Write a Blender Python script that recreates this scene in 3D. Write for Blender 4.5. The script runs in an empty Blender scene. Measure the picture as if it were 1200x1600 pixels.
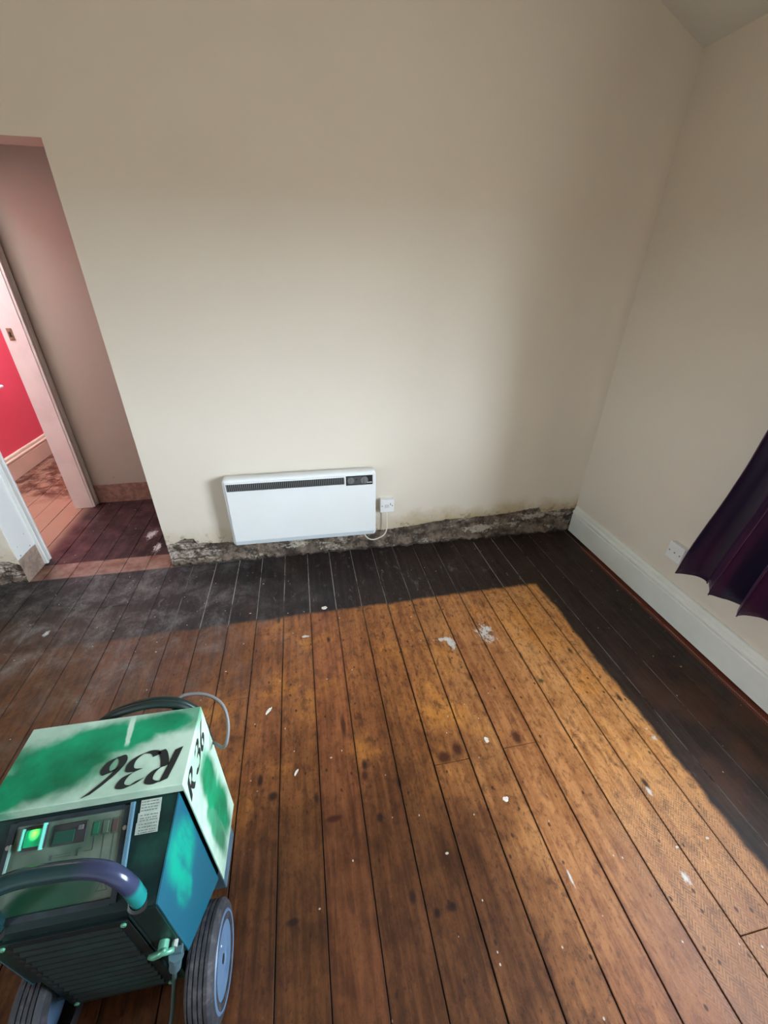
import bpy, bmesh, math, random
from mathutils import Vector, Matrix, noise
random.seed(7)
PI = math.pi
scene = bpy.context.scene
C = scene.collection

# ---------------------------------------------------------------- camera
cam_d = bpy.data.cameras.new('camera'); cam = bpy.data.objects.new('camera', cam_d); C.objects.link(cam)
cam_d.sensor_fit = 'VERTICAL'; cam_d.sensor_height = 36.0; cam_d.lens = 641.0/1600*36
cam_d.clip_start = 0.02
rx, uy, bz = (0.98178854, -0.18970864, 0.01009379), (0.08583222, 0.4903484, 0.86728961), (-0.16948181, -0.85062863, 0.49770156)
cam.matrix_world = Matrix(((rx[0], uy[0], bz[0], 0), (rx[1], uy[1], bz[1], 0), (rx[2], uy[2], bz[2], 1.55), (0, 0, 0, 1)))
scene.camera = cam
scene.view_settings.view_transform = 'Standard'; scene.view_settings.look = 'None'
scene.view_settings.gamma = 1; scene.view_settings.use_curve_mapping = False
scene.view_settings.exposure = 1.8

# ---------------------------------------------------------------- world: overcast sky over dark ground
SKY = 15.0
w = bpy.data.worlds.new('sky'); scene.world = w; w.use_nodes = True
nt = w.node_tree; nt.nodes.clear()
wo = nt.nodes.new('ShaderNodeOutputWorld'); bg = nt.nodes.new('ShaderNodeBackground')
tc = nt.nodes.new('ShaderNodeTexCoord'); sx = nt.nodes.new('ShaderNodeSeparateXYZ'); cr = nt.nodes.new('ShaderNodeValToRGB')
nt.links.new(tc.outputs['Generated'], sx.inputs[0]); nt.links.new(sx.outputs['Z'], cr.inputs[0])
nt.links.new(cr.outputs[0], bg.inputs[0]); nt.links.new(bg.outputs[0], wo.inputs[0])
e = cr.color_ramp.elements
e[0].position = 0.0; e[0].color = (0.14, 0.135, 0.12, 1)
e[1].position = 0.03; e[1].color = (0.755, 0.905, 1.03, 1)
for pp, cc in ((0.38, (0.755, 0.905, 1.03, 1)), (0.62, (0.32, 0.37, 0.42, 1)), (1.0, (0.38, 0.43, 0.48, 1))):
    k = e.new(pp); k.color = cc
bg.inputs[1].default_value = SKY

def portal(name, loc, rot, sx_, sy_):
    l = bpy.data.lights.new(name, 'AREA'); l.shape = 'RECTANGLE'; l.size = sx_; l.size_y = sy_
    l.cycles.is_portal = True
    o = bpy.data.objects.new(name, l); o.location = loc; o.rotation_euler = rot; C.objects.link(o); return o
WY0, WY1, WZ0, WZ1 = -0.62, 0.98, 0.80, 1.98      # window opening in the right wall
portal('window_daylight', (2.09, (WY0+WY1)/2, (WZ0+WZ1)/2), (0, math.radians(90), 0), WZ1-WZ0, WY1-WY0)
LY0, LY1, LZ0, LZ1 = -1.3, -0.75, 1.0, 1.9          # unseen opening added in the left wall for fill light
portal('left_fill_portal', (-3.31, (LY0+LY1)/2, (LZ0+LZ1)/2), (0, math.radians(-90), 0), LZ1-LZ0, LY1-LY0)
portal('roof_fill_portal', (-2.15, 3.2, 2.56), (0, 0, 0), 0.6, 1.5)  # unseen roof opening added to brighten the red room

# ---------------------------------------------------------------- shader expression helper
class G:
    def __init__(s, name):
        s.m = bpy.data.materials.new(name); s.m.use_nodes = True; s.t = s.m.node_tree
        s.t.nodes.clear(); s.out = s.n('ShaderNodeOutputMaterial'); s.b = s.n('ShaderNodeBsdfPrincipled')
        s.t.links.new(s.b.outputs[0], s.out.inputs[0])
    def n(s, k, **kw):
        x = s.t.nodes.new(k)
        for a, v in kw.items(): setattr(x, a, v)
        return x
    def put(s, sock, v):
        if isinstance(v, V): s.t.links.new(v.o, sock)
        elif isinstance(v, tuple) and len(v) == 3 and sock.type == 'RGBA': sock.default_value = (*v, 1)
        else: sock.default_value = v
    def math(s, op, *a):
        x = s.n('ShaderNodeMath', operation=op)
        for i, v in enumerate(a): s.put(x.inputs[i], v)
        return V(s, x.outputs[0])
    def pos(s, obj=False):
        o = s.n('ShaderNodeTexCoord').outputs['Object'] if obj else s.n('ShaderNodeNewGeometry').outputs['Position']
        return V(s, o)
    def xyz(s, v):
        x = s.n('ShaderNodeSeparateXYZ'); s.put(x.inputs[0], v); return [V(s, o) for o in x.outputs]
    def vec(s, a, b, c):
        x = s.n('ShaderNodeCombineXYZ')
        for i, v in enumerate((a, b, c)): s.put(x.inputs[i], v)
        return V(s, x.outputs[0])
    def noise(s, v, scale=5, detail=3, rough=.55, dist=0):
        x = s.n('ShaderNodeTexNoise'); s.put(x.inputs['Vector'], v)
        x.inputs['Scale'].default_value = scale; x.inputs['Detail'].default_value = detail
        x.inputs['Roughness'].default_value = rough; x.inputs['Distortion'].default_value = dist
        return V(s, x.outputs['Fac'])
    def voro(s, v, scale=5, rnd=1, col=False):
        x = s.n('ShaderNodeTexVoronoi'); s.put(x.inputs['Vector'], v); x.inputs['Scale'].default_value = scale
        x.inputs['Randomness'].default_value = rnd
        return (V(s, x.outputs['Distance']), V(s, x.outputs['Color'])) if col else V(s, x.outputs['Distance'])
    def white(s, v):
        x = s.n('ShaderNodeTexWhiteNoise', noise_dimensions='3D'); s.put(x.inputs['Vector'], v); return V(s, x.outputs['Value'])
    def step(s, v, a, b):          # smooth 0..1 between a and b (a may be > b)
        x = s.n('ShaderNodeMapRange', interpolation_type='SMOOTHSTEP')
        s.put(x.inputs['Value'], v)
        if a <= b: x.inputs['From Min'].default_value = a; x.inputs['From Max'].default_value = b; return V(s, x.outputs[0])
        x.inputs['From Min'].default_value = b; x.inputs['From Max'].default_value = a
        return 1 - V(s, x.outputs[0])
    def mix(s, f, a, b):
        x = s.n('ShaderNodeMix', data_type='RGBA', clamp_factor=True)
        s.put(x.inputs[0], f); s.put(x.inputs[6], a); s.put(x.inputs[7], b); return V(s, x.outputs[2])
    def bump(s, hgt, strength=.3, dist=.01):
        x = s.n('ShaderNodeBump'); s.put(x.inputs['Height'], hgt); x.inputs['Strength'].default_value = strength
        x.inputs['Distance'].default_value = dist; s.t.links.new(x.outputs[0], s.b.inputs['Normal'])
    def set(s, **kw):
        for k_, v in kw.items(): s.put(s.b.inputs[k_.replace('_', ' ')], v)
        return s.m
class V:
    def __init__(s, g, o): s.g, s.o = g, o
    def __add__(s, b): return s.g.math('ADD', s, b)
    __radd__ = __add__
    def __mul__(s, b): return s.g.math('MULTIPLY', s, b)
    __rmul__ = __mul__
    def __sub__(s, b): return s.g.math('SUBTRACT', s, b)
    def __rsub__(s, b): return s.g.math('SUBTRACT', b, s)
    def __truediv__(s, b): return s.g.math('DIVIDE', s, b)
    def max(s, b): return s.g.math('MAXIMUM', s, b)
    def min(s, b): return s.g.math('MINIMUM', s, b)
    def floor(s): return s.g.math('FLOOR', s)
    def frac(s): return s.g.math('FRACT', s)
    def abs(s): return s.g.math('ABSOLUTE', s)
    def pow(s, b): return s.g.math('POWER', s, b)
    def sqrt(s): return s.g.math('SQRT', s)

def plain(name, col, rough=.5, metal=0.0, var=0.0, scale=20, **kw):
    g = G(name); p = g.pos(True)
    if var:
        n = g.noise(p, scale, 4)
        c = g.mix(g.step(n, .3, .7), tuple(x*(1-var) for x in col), tuple(min(1, x*(1+var)) for x in col))
    else: c = col
    g.set(Base_Color=c, Roughness=rough, Metallic=metal)
    for k_, v in kw.items(): g.put(g.b.inputs[k_.replace('_', ' ')], v)
    return g.m

# ---------------------------------------------------------------- mesh helpers
def obj(name, bm, mats, parent=None, smooth=False):
    me = bpy.data.meshes.new(name); bmesh.ops.recalc_face_normals(bm, faces=bm.faces[:]); bm.to_mesh(me); bm.free()
    for m in (mats if isinstance(mats, (list, tuple)) else [mats]): me.materials.append(m)
    if smooth:
        for p in me.polygons: p.use_smooth = True
    o = bpy.data.objects.new(name, me); C.objects.link(o)
    if parent: o.parent = parent
    return o
def tag(o, label, cat, group=None, kind=None):
    o['label'] = label; o['category'] = cat
    if group: o['group'] = group
    if kind: o['kind'] = kind
    return o
def empty(name, loc, rz, label, cat, group=None):
    o = bpy.data.objects.new(name, None); C.objects.link(o); o.location = loc; o.rotation_euler = (0, 0, rz)
    o.empty_display_size = .05
    return tag(o, label, cat, group)
def struct(name, bm, mats, smooth=False):
    o = obj(name, bm, mats, None, smooth); o['kind'] = 'structure'; return o
def hexa(bm, v8, mi=0, bev=0, seg=2):
    """v8: bottom four (ccw) then top four"""
    vs = [bm.verts.new(v) for v in v8]
    fs = [bm.faces.new([vs[i] for i in q]) for q in ((3,2,1,0),(4,5,6,7),(0,1,5,4),(1,2,6,5),(2,3,7,6),(3,0,4,7))]
    for f in fs: f.material_index = mi
    if bev:
        ed = list({e_ for f in fs for e_ in f.edges})
        bmesh.ops.bevel(bm, geom=ed, offset=bev, segments=seg, profile=.5, affect='EDGES', clamp_overlap=True)
    return bm
def box(bm, x0, x1, y0, y1, z0, z1, mi=0, bev=0, seg=2):
    return hexa(bm, [(x0,y0,z0),(x1,y0,z0),(x1,y1,z0),(x0,y1,z0),(x0,y0,z1),(x1,y0,z1),(x1,y1,z1),(x0,y1,z1)], mi, bev, seg)
def B(*a, **k):
    bm = bmesh.new(); box(bm, *a, **k); return bm
def catmull(P, n=8):
    P = [Vector(p) for p in P]; Q = [P[0]*2-P[1]] + P + [P[-1]*2-P[-2]]; out = []
    for i in range(1, len(Q)-2):
        a, b, c, d = Q[i-1:i+3]
        for j in range(n):
            t = j/n
            out.append(.5*((2*b)+(c-a)*t+(2*a-5*b+4*c-d)*t*t+(3*b-a-3*c+d)*t**3))
    out.append(P[-1]); return out
def tube(bm, P, r, seg=12, mi=0, caps=True):
    P = [Vector(p) for p in P]; rings = []; up = None
    for i, p in enumerate(P):
        t = (P[min(i+1, len(P)-1)] - P[max(i-1, 0)]).normalized()
        if up is None: up = t.orthogonal().normalized()
        up = (up - t*up.dot(t)).normalized(); s = t.cross(up)
        rr = r(i/(len(P)-1)) if callable(r) else r
        rings.append([bm.verts.new(p + (up*math.cos(a)+s*math.sin(a))*rr) for a in [2*PI*j/seg for j in range(seg)]])
    for a, b in zip(rings, rings[1:]):
        for j in range(seg):
            f = bm.faces.new((a[j], a[(j+1)%seg], b[(j+1)%seg], b[j])); f.material_index = mi; f.smooth = True
    if caps:
        for q in (rings[0], rings[-1]): bm.faces.new(q).material_index = mi
    return bm
def cyl(bm, p, axis, r, hgt, seg=24, mi=0, bev=0):
    a = Vector(axis).normalized()
    prof = [(0, 0), (r-bev, 0), (r, bev), (r, hgt-bev), (r-bev, hgt), (0, hgt)] if bev else [(0, 0), (r, 0), (r, hgt), (0, hgt)]
    return lathe(bm, p, a, prof, seg, mi)
def lathe(bm, p, axis, prof, seg=32, mi=0, smooth=False):
    a = Vector(axis).normalized(); u = a.orthogonal().normalized(); v = a.cross(u); p = Vector(p); rings = []
    for r, h_ in prof:
        if r < 1e-6: rings.append([bm.verts.new(p+a*h_)])
        else: rings.append([bm.verts.new(p+a*h_+(u*math.cos(t)+v*math.sin(t))*r) for t in [2*PI*j/seg for j in range(seg)]])
    for A, Bq in zip(rings, rings[1:]):
        for j in range(seg):
            q = [A[j % len(A)], A[(j+1) % len(A)], Bq[(j+1) % len(Bq)], Bq[j % len(Bq)]]
            q = [x for i, x in enumerate(q) if x not in q[:i]]
            if len(q) > 2:
                f = bm.faces.new(q); f.material_index = mi; f.smooth = smooth
    return bm
def prism(bm, pts, f0, f1, mi=0):
    """pts: 2d outline; f0/f1 map (a,b) to the two end positions"""
    A = [bm.verts.new(f0(*p)) for p in pts]; Bq = [bm.verts.new(f1(*p)) for p in pts]; n = len(pts)
    for i in range(n): bm.faces.new((A[i], A[(i+1)%n], Bq[(i+1)%n], Bq[i])).material_index = mi
    bm.faces.new(A[::-1]).material_index = mi; bm.faces.new(Bq).material_index = mi
    return bm
def fbm(x, y, z=0, o=4):
    return noise.fractal(Vector((x, y, z)), 1.0, 2.0, o)

# ---------------------------------------------------------------- materials
PITCH, XO = 0.138, 0.078
JOINTS = {2: 0.788, 4: 0.800, -1: 2.37, -4: 1.2, 7: 0.2, -9: 1.9}     # board index: y of an end joint
XP_ = -1.645
def mat_floor():
    g = G('worn_stained_floorboards'); p = g.pos(); x, y, z = g.xyz(p)
    bi = ((x-XO)/PITCH).floor(); fx = ((x-XO)/PITCH).frac()
    far = g.math('GREATER_THAN', y, 0.79)*(g.step((bi-2).abs(), .6, .4) + g.step((bi-4).abs(), .6, .4))
    rnd = g.white(g.vec(bi, far, 3.0)); rnd2 = g.white(g.vec(bi, far, 9.0))
    # grain running along y
    gp = g.vec(x*14 + rnd*31, y*0.9 + rnd*17, 0.0)
    grain = g.noise(gp, 3.0, 6, .65, .6); fine = g.noise(g.vec(x*160, y*5, rnd*9), 1.0, 4, .7)
    blot = g.noise(g.vec(x, y, 0.0), 3.2, 4, .6); blot2 = g.noise(g.vec(x, y, 5.0), 11, 5, .6)
    grit = g.noise(g.vec(x*1.5, y*.8, 2.0), 70, 6, .75); mott = g.noise(g.vec(x*1.3, y*.7, 6.0), 26, 5, .7, .5)
    gr2 = grain*.6 + blot2*.4
    c = g.mix(g.step(gr2, .36, .64), (.205, .072, .022), (.40, .155, .046))
    c = g.mix(rnd*.5, c, g.mix(g.step(gr2, .36, .64), (.16, .050, .022), (.29, .098, .040)))        # redder boards
    # window-lit brightness painted over the cleaner orange varnish; dirty, worn brown near and left
    clean_lit = g.step(x + (blot-.5)*.55, .30, 1.0)*g.step(y + (blot-.5)*.4, -.1, .45)
    c = g.mix(clean_lit*.8, c, g.mix(g.step(gr2, .34, .62), (.46, .185, .055), (.82, .42, .155)))
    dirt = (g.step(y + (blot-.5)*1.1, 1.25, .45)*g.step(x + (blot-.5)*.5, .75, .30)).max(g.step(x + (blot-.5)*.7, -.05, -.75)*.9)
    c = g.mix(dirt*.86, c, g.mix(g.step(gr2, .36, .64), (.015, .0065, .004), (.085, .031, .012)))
    c = g.mix(g.step(blot2, .52, .80)*.5, c, (.060, .022, .012))
    c = g.mix(g.step(fine, .58, .78)*.30, c, (.080, .028, .013))
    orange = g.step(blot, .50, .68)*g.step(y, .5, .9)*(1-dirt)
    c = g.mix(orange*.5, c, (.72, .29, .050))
    c = g.mix(g.step(mott, .48, .68)*.65, c, (.050, .017, .009))
    c = g.mix(g.step(grit, .52, .66)*.65, c, (.030, .011, .007))
    c = g.mix(g.step(grit, .42, .30)*.30*(1-dirt*.7), c, (.62, .34, .16))
    c = g.mix(g.step(rnd2, .45, .8)*.30*(1-dirt*.55), c, g.mix(g.step(gr2, .36, .64), (.12, .032, .015), (.34, .108, .046)))
    # edge wear beside the gaps
    edge = g.step((fx-.5).abs(), .44, .5)
    c = g.mix(edge*.5, c, (.040, .016, .009))
    # herringbone imprint and a paler, pinker tone near the window
    wx = x + (mott-.5)*.006; zz = ((wx/.030).frac()-.5).abs()*2
    hb = (((y + (mott-.5)*.004)/.0105 + zz*1.7).frac()-.5).abs()*2
    hm = g.step(x + (blot2-.5)*.35, .76, 1.0)*g.step(x + (blot-.5)*.1, 1.34, 1.2)*g.step(y + (blot2-.5)*.35, .72, .45)
    hm = hm*(.35 + .65*g.step(mott, .38, .56))
    c = g.mix(hm*.30, c, (.50, .29, .16))
    c = g.mix(hm*g.step(hb + (grit-.5)*.7, .60, .2)*.62, c, (.09, .038, .022))
    pinkish = g.step(x + (blot-.5)*.3, .5, .95)*g.step(y + (blot-.5)*.3, .62, .2)
    c = g.mix(pinkish*.50*(1-hm*.5), c, (.185, .088, .070))
    # knots
    kd, kc = g.voro(g.vec(x*1.35 + 3.1, y*.62, 0.0), 5.2, 1, True)
    kn = g.step(kd + (mott-.5)*.09, .095, .03)
    c = g.mix(kn*.92, c, (.020, .009, .007))
    kd2 = g.voro(g.vec(x*1.2, y*.8, 7.0), 17, 1); c = g.mix(g.step(kd2 + (mott-.5)*.10, .115, .05)*.85, c, (.030, .012, .008))
    def spot(px, py, rx_, ry_, jag=.35):
        d = (((x-px)/rx_).pow(2.0) + ((y-py)/ry_).pow(2.0)).sqrt()*.9 + ((grit-.5)*1.6 + (mott-.5)*1.6)*jag
        return g.step(d, 1.15, .35)
    for a in ((.186, .445, .011, .018), (-.218, .791, .018, .016), (-.153, .456, .020, .009), (.245, .40, .010, .012), (.29, .405, .018, .012), (.13, .66, .012, .016)):
        c = g.mix(spot(*a)*.9, c, (.018, .008, .008))
    for a in ((.045, 1.00, .010, .055, .5), (-.02, .685, .030, .010, .5), (.10, .80, .012, .02, .5), (.40, .81, .028, .022, .7), (.46, .83, .022, .03, .9), (.70, .83, .02, .03, .9)):
        c = g.mix(spot(*a)*.85, c, (.040, .010, .008))
    # dark stained border that ran round a rug
    wob = (g.noise(p, 6, 4)-.5)*.05 + (blot2-.5)*.035
    st = g.step(y + wob - (x+.46).max(-.6)*.012, 1.635, 1.665).max(g.step(x + wob + (y-.6)*.0, 1.235, 1.262))
    st = st*g.step(y, 2.215, 2.205)
    hall = g.step(y + wob*.3, 2.352, 2.362)*g.step(x + (blot-.5)*.06, -1.74, -1.70)
    dark = g.mix(g.step(grain, .35, .7), (.0065, .0065, .0085), (.024, .019, .020))
    wornd = g.step(x, 1.25, 1.35)*g.step(y + (blot-.5)*.8, 1.45, .75)*g.step(blot + (x-1.45)*.0, .38, .58)
    dark = g.mix(wornd*.75, dark, (.058, .024, .016))
    dark = g.mix(g.step(blot2, .45, .75)*.3, dark, (.045, .036, .034))
    st = st*(1 - g.step(x + (blot-.5)*.5, -.75, -1.5)*g.step(y + (mott-.5)*.3, 2.0, 1.7)*.6)
    c = g.mix(st*.965, c, dark)
    halls = g.mix(g.step(blot2 + grain*.5, .6, 1.0), (.022, .010, .012), (.085, .045, .042))
    c = g.mix(hall*.93, c, halls)
    raw = g.step(y, 2.20, 2.215)*g.step(y + wob*.3, 2.362, 2.352)
    c = g.mix(raw*.8, c, g.mix(g.step(blot2, .35, .65), (.20, .095, .065), (.36, .22, .17)))
    redstrip = g.step(x + (blot2-.5)*.01, 1.712, 1.722)*g.step(y, 2.0, 1.9)
    c = g.mix(redstrip*.9, c, g.mix(g.step(hb, .3, .7), (.09, .022, .012), (.26, .065, .035)))
    # filled, dust-pale board edges in the border
    ed2 = g.step((fx-.5).abs(), .478, .488)*st*g.step(g.noise(g.vec(x*3, y, 3.0), 9, 4, .7), .36, .50)*g.step(x, -.95, -.5)
    c = g.mix(ed2*(.9 - .45*g.step(x, 1.2, 1.3)), c, (.50, .46, .42))
    rr = g.step(x, XP_+.02, XP_-.10)*g.step(y, 2.3, 2.42)
    c = g.mix(rr*.8, c, g.mix(g.step(y + (blot-.5)*.8, 3.15, 3.5)*g.step(blot2 + (grit-.5)*.5, .35, .6), (.36, .21, .14), (.07, .025, .018)))
    # plaster dust and scuffs
    sc = g.noise(g.vec(x*2.2, y*2.2, 2.0), 3.0, 8, .72, .4); sc2 = g.noise(g.vec(x*9, y*3.5, 8.0), 3.0, 6, .7, 1.2)
    dl = g.step(x + (blot-.5)*.9, .30, -1.15)*g.step(y + (blot-.5)*.6, .75, 1.75)*g.step(y, 2.26, 2.16)
    dust = dl*(.05 + g.step(sc + (grit-.5)*.35, .42, .80)*.62)
    dust = dust.max(st*g.step(x, 1.3, .9)*g.step(sc2, .56, .76)*.42)
    dust = dust.max(st*g.step(sc2, .62, .8)*.25)
    dust = dust.max(hall*g.step(sc2, .60, .76)*.3)
    dust = dust.max(g.step(y, .9, 1.9)*g.step(sc, .58, .8)*.20)
    c = g.mix(dust, c, (.34, .315, .295))
    # paint flecks
    fd, fc = g.voro(g.vec(x*1.0, y*.75, 1.0), 34, 1, True); fr = g.xyz(fc)[0]
    fl = g.step(fd, .10, .05)*g.step(fr, .76, .78)
    fd2, fc2 = g.voro(g.vec(x*.8, y*1.3, 4.0), 13, 1, True); fr2 = g.xyz(fc2)[1]
    fl2 = g.step(fd2 + (blot2-.5)*.1, .062, .040)*g.step(fr2, .80, .82)
    c = g.mix((fl.max(fl2))*.8, c, (.62, .58, .52))
    for a in ((.607, 1.325, .016, .040, 1.6), (.575, 1.36, .04, .010, 1.6), (.82, 1.38, .02, .02, 1.8), (.80, 1.36, .03, .05, 2.4), (1.068, .565, .008, .014, .8), (-.09, 1.50, .02, .008, .8), (.66, .40, .0035, .022, .8), (1.0, .335, .010, .016, 1.3), (1.23, .73, .010, .010, 1.2), (-1.35, 1.75, .012, .02, 1.0), (-1.1, 2.62, .03, .05, 1.6), (-1.02, 2.45, .02, .06, 1.6)):
        c = g.mix(spot(*a)*.85, c, (.66, .66, .64))
    for a in ((.93, 1.05, .014, .012, .6),):
        c = g.mix(spot(*a)*.8, c, (.012, .045, .02))
    rough = .42 + (grit-.5)*.35 + (grain-.5)*.2 + dust*.5 + (blot-.5)*.25 + st*.08
    hgt = grain*.5 + fine*.25 - kn*.4 + hm*hb*.35 + blot2*.3 + grit*.5
    g.bump(hgt, .30, .004)
    return g.set(Base_Color=c, Roughness=rough, Specular_IOR_Level=.22)
def mat_gap():
    g = G('dusty_board_gaps'); p = g.pos(); x, y, z = g.xyz(p)
    n = g.noise(p, 7, 5, .7)
    st = g.step(y, 1.15, 1.7).max(g.step(x, 1.22, 1.27)*.75)*g.step(y, 2.21, 2.2)
    st = st*g.step(x, -.75, -.2)
    c = g.mix(st*g.step(n, .36, .56)*.95, (.006, .004, .003), (.33, .29, .25))
    return g.set(Base_Color=c, Roughness=.9)
def mat_plaster(name='cream_painted_plaster', col=(.745, .665, .565), stain=True, base=None):
    g = G(name); p = g.pos(); x, y, z = g.xyz(p)
    n = g.noise(p, 1.6, 3); n2 = g.noise(p, 24, 5, .65); n3 = g.noise(p, 7, 4, .6)
    c = g.mix(g.step(n, .35, .65)*.5, col, tuple(v*.95 for v in col))
    if stain:
        # damp bloom and mould just above the stripped skirting line
        m = g.step(z + (n3-.5)*.22, .30, .17)
        c = g.mix(m*(.35 + .55*g.step(x, .3, .8)), c, (.47, .36, .20))
        m2 = g.step(z + (n3-.5)*.10, .25, .17)*g.step(n2, .52, .66)
        c = g.mix(m2*.75, c, (.20, .15, .09))
        sp = g.voro(p, 23); c = g.mix(g.step(sp, .10, .05)*g.step(n3, .55, .65)*g.step(z, 1.2, .4)*.35, c, (.35, .28, .2))
    if base:
        m = g.step(z + (n3-.5)*.014, .155, .148)
        c = g.mix(m, c, g.mix(g.step(n2, .35, .65), base, tuple(min(1, v*1.6) for v in base)))
        m3 = g.step(g.voro(p, 16) + (n2-.5)*.1, .12, .07)*g.step(z, .32, .2)
        c = g.mix(m3*.7, c, (.22, .17, .14))
    g.bump(n2*.5 + n3*.9, .14, .006)
    return g.set(Base_Color=c, Roughness=.78, Specular_IOR_Level=.3)
def mat_rubble():
    g = G('crumbling_old_mortar'); p = g.pos(); x, y, z = g.xyz(p)
    n = g.noise(p, 15, 6, .7); n2 = g.noise(p, 60, 5, .7); n3 = g.noise(g.vec(x*.4, y, z*1.4), 9, 5, .65)
    c = g.mix(g.step(n, .35, .65), (.055, .038, .028), (.25, .19, .145))
    c = g.mix(g.step(n3 + (n2-.5)*.3, .52, .60)*.8, c, (.54, .48, .40))
    c = g.mix(g.step(z, .02, .006)*.8, c, (.02, .015, .012))
    c = g.mix(g.step(n3, .40, .30)*.7, c, (.045, .030, .022))
    c = g.mix(g.step(n2, .6, .7)*.6, c, (.035, .026, .02))
    br = g.step(x, -.58, -.62)*g.step(z, .155, .15)*g.step(z, .03, .04)
    c = g.mix(br*g.step(n, .40, .58)*.85, c, (.56, .46, .39))
    c = g.mix(br*g.step(((z-.04)/.0275).frac(), .22, .12)*.8, c, (.05, .035, .03))
    g.bump(n2 + n*.6, .8, .006)
    return g.set(Base_Color=c, Roughness=.95)

M_floor, M_gap = mat_floor(), mat_gap()
M_plaster = mat_plaster(); M_rubble = mat_rubble()
M_plain_wall = mat_plaster('cream_wall_paint', stain=False)
M_beige = mat_plaster('beige_hall_paint', (.50, .455, .385), False, (.26, .155, .12))
M_reveal = mat_plaster('pale_reveal_paint', (.84, .84, .82), False, (.26, .19, .15))
M_red = mat_plaster('red_wall_paint', (.84, .105, .155), False)
M_ceil = mat_plaster('ceiling_paint', (.72, .70, .64), False)
M_white = plain('white_gloss_paint', (.78, .77, .74), .38, 0, .05, 9)
M_grey_skirt = plain('grey_white_gloss_paint', (.80, .81, .75), .40, 0, .04, 6)
M_cream_skirt = plain('cream_gloss_paint', (.74, .60, .46), .4, 0, .04, 6)

# ---------------------------------------------------------------- floor: boards with gaps over a dusty underside
bm = bmesh.new()
for i in range(-23, 13):
    x0, x1 = XO + i*PITCH, XO + (i+1)*PITCH
    x1 = min(x1, 1.80)
    gl = .0013 + .0011*random.random() + (.0008 if 1 <= i <= 6 else 0)
    ys = [-2.0, 6.0]
    if i in JOINTS: ys = [-2.0, JOINTS[i], 6.0]
    for a, b in zip(ys, ys[1:]):
        dz = random.uniform(-.0006, .0006)
        box(bm, x0+gl, x1-gl*.6, a+(.001 if a > -2 else 0), b-.001, -.02, dz, 0, .0012, 1)
box(bm, -3.2, 1.80, -2.0, 6.0, -.03, -.006, 1)
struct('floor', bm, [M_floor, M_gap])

# ---------------------------------------------------------------- main wall, stripped of its skirting
def y0(x): return 2.216 - .0173*(x+.871)
EDGE = [(-3.3, .15), (-1.70, .150), (-1.645, .12), (-.871, .150), (-.828, .164), (-.76, .190), (-.716, .184), (-.700, .150), (-.49, .136), (.2, .138), (.46, .135), (.65, .150),
        (.73, .156), (.865, .172), (1.1, .172), (1.317, .182), (1.43, .200), (1.50, .207), (1.53, .165), (1.746, .180), (1.9, .18)]
def edge(x):
    for (a, za), (b, zb) in zip(EDGE, EDGE[1:]):
        if a <= x <= b: z = za + (zb-za)*(x-a)/(b-a); break
    return z + .0045*fbm(x*22, 1.3) + .003*fbm(x*70, 4.1)
def stripped_wall(name, xa, xb, yf, z1, thick, left_cap=True):
    bm = bmesh.new(); N = int((xb-xa)/.0065); K = 42; H = .26
    rows = []
    for k in range(K+1):
        z = H*k/K - (.012 if k == 0 else 0); row = []
        for i in range(N+1):
            x = xa + (xb-xa)*i/N; ed = edge(x); d = 0
            if z < ed:
                t = min(1, (ed-z)/.008)
                d = t*(.016 + .013*fbm(x*9, z*14, 2) + .011*fbm(x*38, z*45, 5))
                led = max(0, 1-z/(.048+.014*fbm(x*5, 9)))
                d -= min(1, led*2.2)*(.020 + .018*fbm(x*16, z*24, 7))
                if -.871 <= x < -.60: d += .006*(1 if ((z-.04)/.0275) % 1 < .18 else -.4)
            if i in (0, N): d = max(d, 0)*.4
            row.append(bm.verts.new((x, yf(x)+d, z)))
        rows.append(row)
    for k in range(K):
        for i in range(N):
            f = bm.faces.new((rows[k][i], rows[k][i+1], rows[k+1][i+1], rows[k+1][i]))
            c = f.calc_center_median(); f.material_index = 1 if c.z < edge(c.x) else 0; f.smooth = c.z >= edge(c.x)
    # side caps and back of the low part
    for side in (0, N):
        x = xa if side == 0 else xb
        bk = [bm.verts.new((x, yf(x)+thick, r[side].co.z)) for r in rows]
        for k in range(K):
            f = bm.faces.new((rows[k][side], rows[k+1][side], bk[k+1], bk[k])); f.material_index = 0
        rows[0].append(bk[0]); rows[K].append(bk[K])
    bm.faces.new((rows[0][-2], rows[0][-1], rows[K][-1], rows[K][-2]))
    hexa(bm, [(xa, yf(xa), H), (xb, yf(xb), H), (xb, yf(xb)+thick, H), (xa, yf(xa)+thick, H), (xa, yf(xa), z1), (xb, yf(xb), z1), (xb, yf(xb)+thick, z1), (xa, yf(xa)+thick, z1)])
    return bm
bm = stripped_wall('w', -.871, 1.78, y0, 2.85, .145)
box(bm, -1.645, -.871, 2.216, 2.361, 1.985, 2.85)            # lintel over the hall opening
struct('wall_main', bm, [M_plaster, M_rubble])
bm = stripped_wall('w', -3.2, -1.645, lambda x: 2.205, 2.85, .15)
struct('wall_left_of_opening', bm, [M_plaster, M_rubble])

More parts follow.
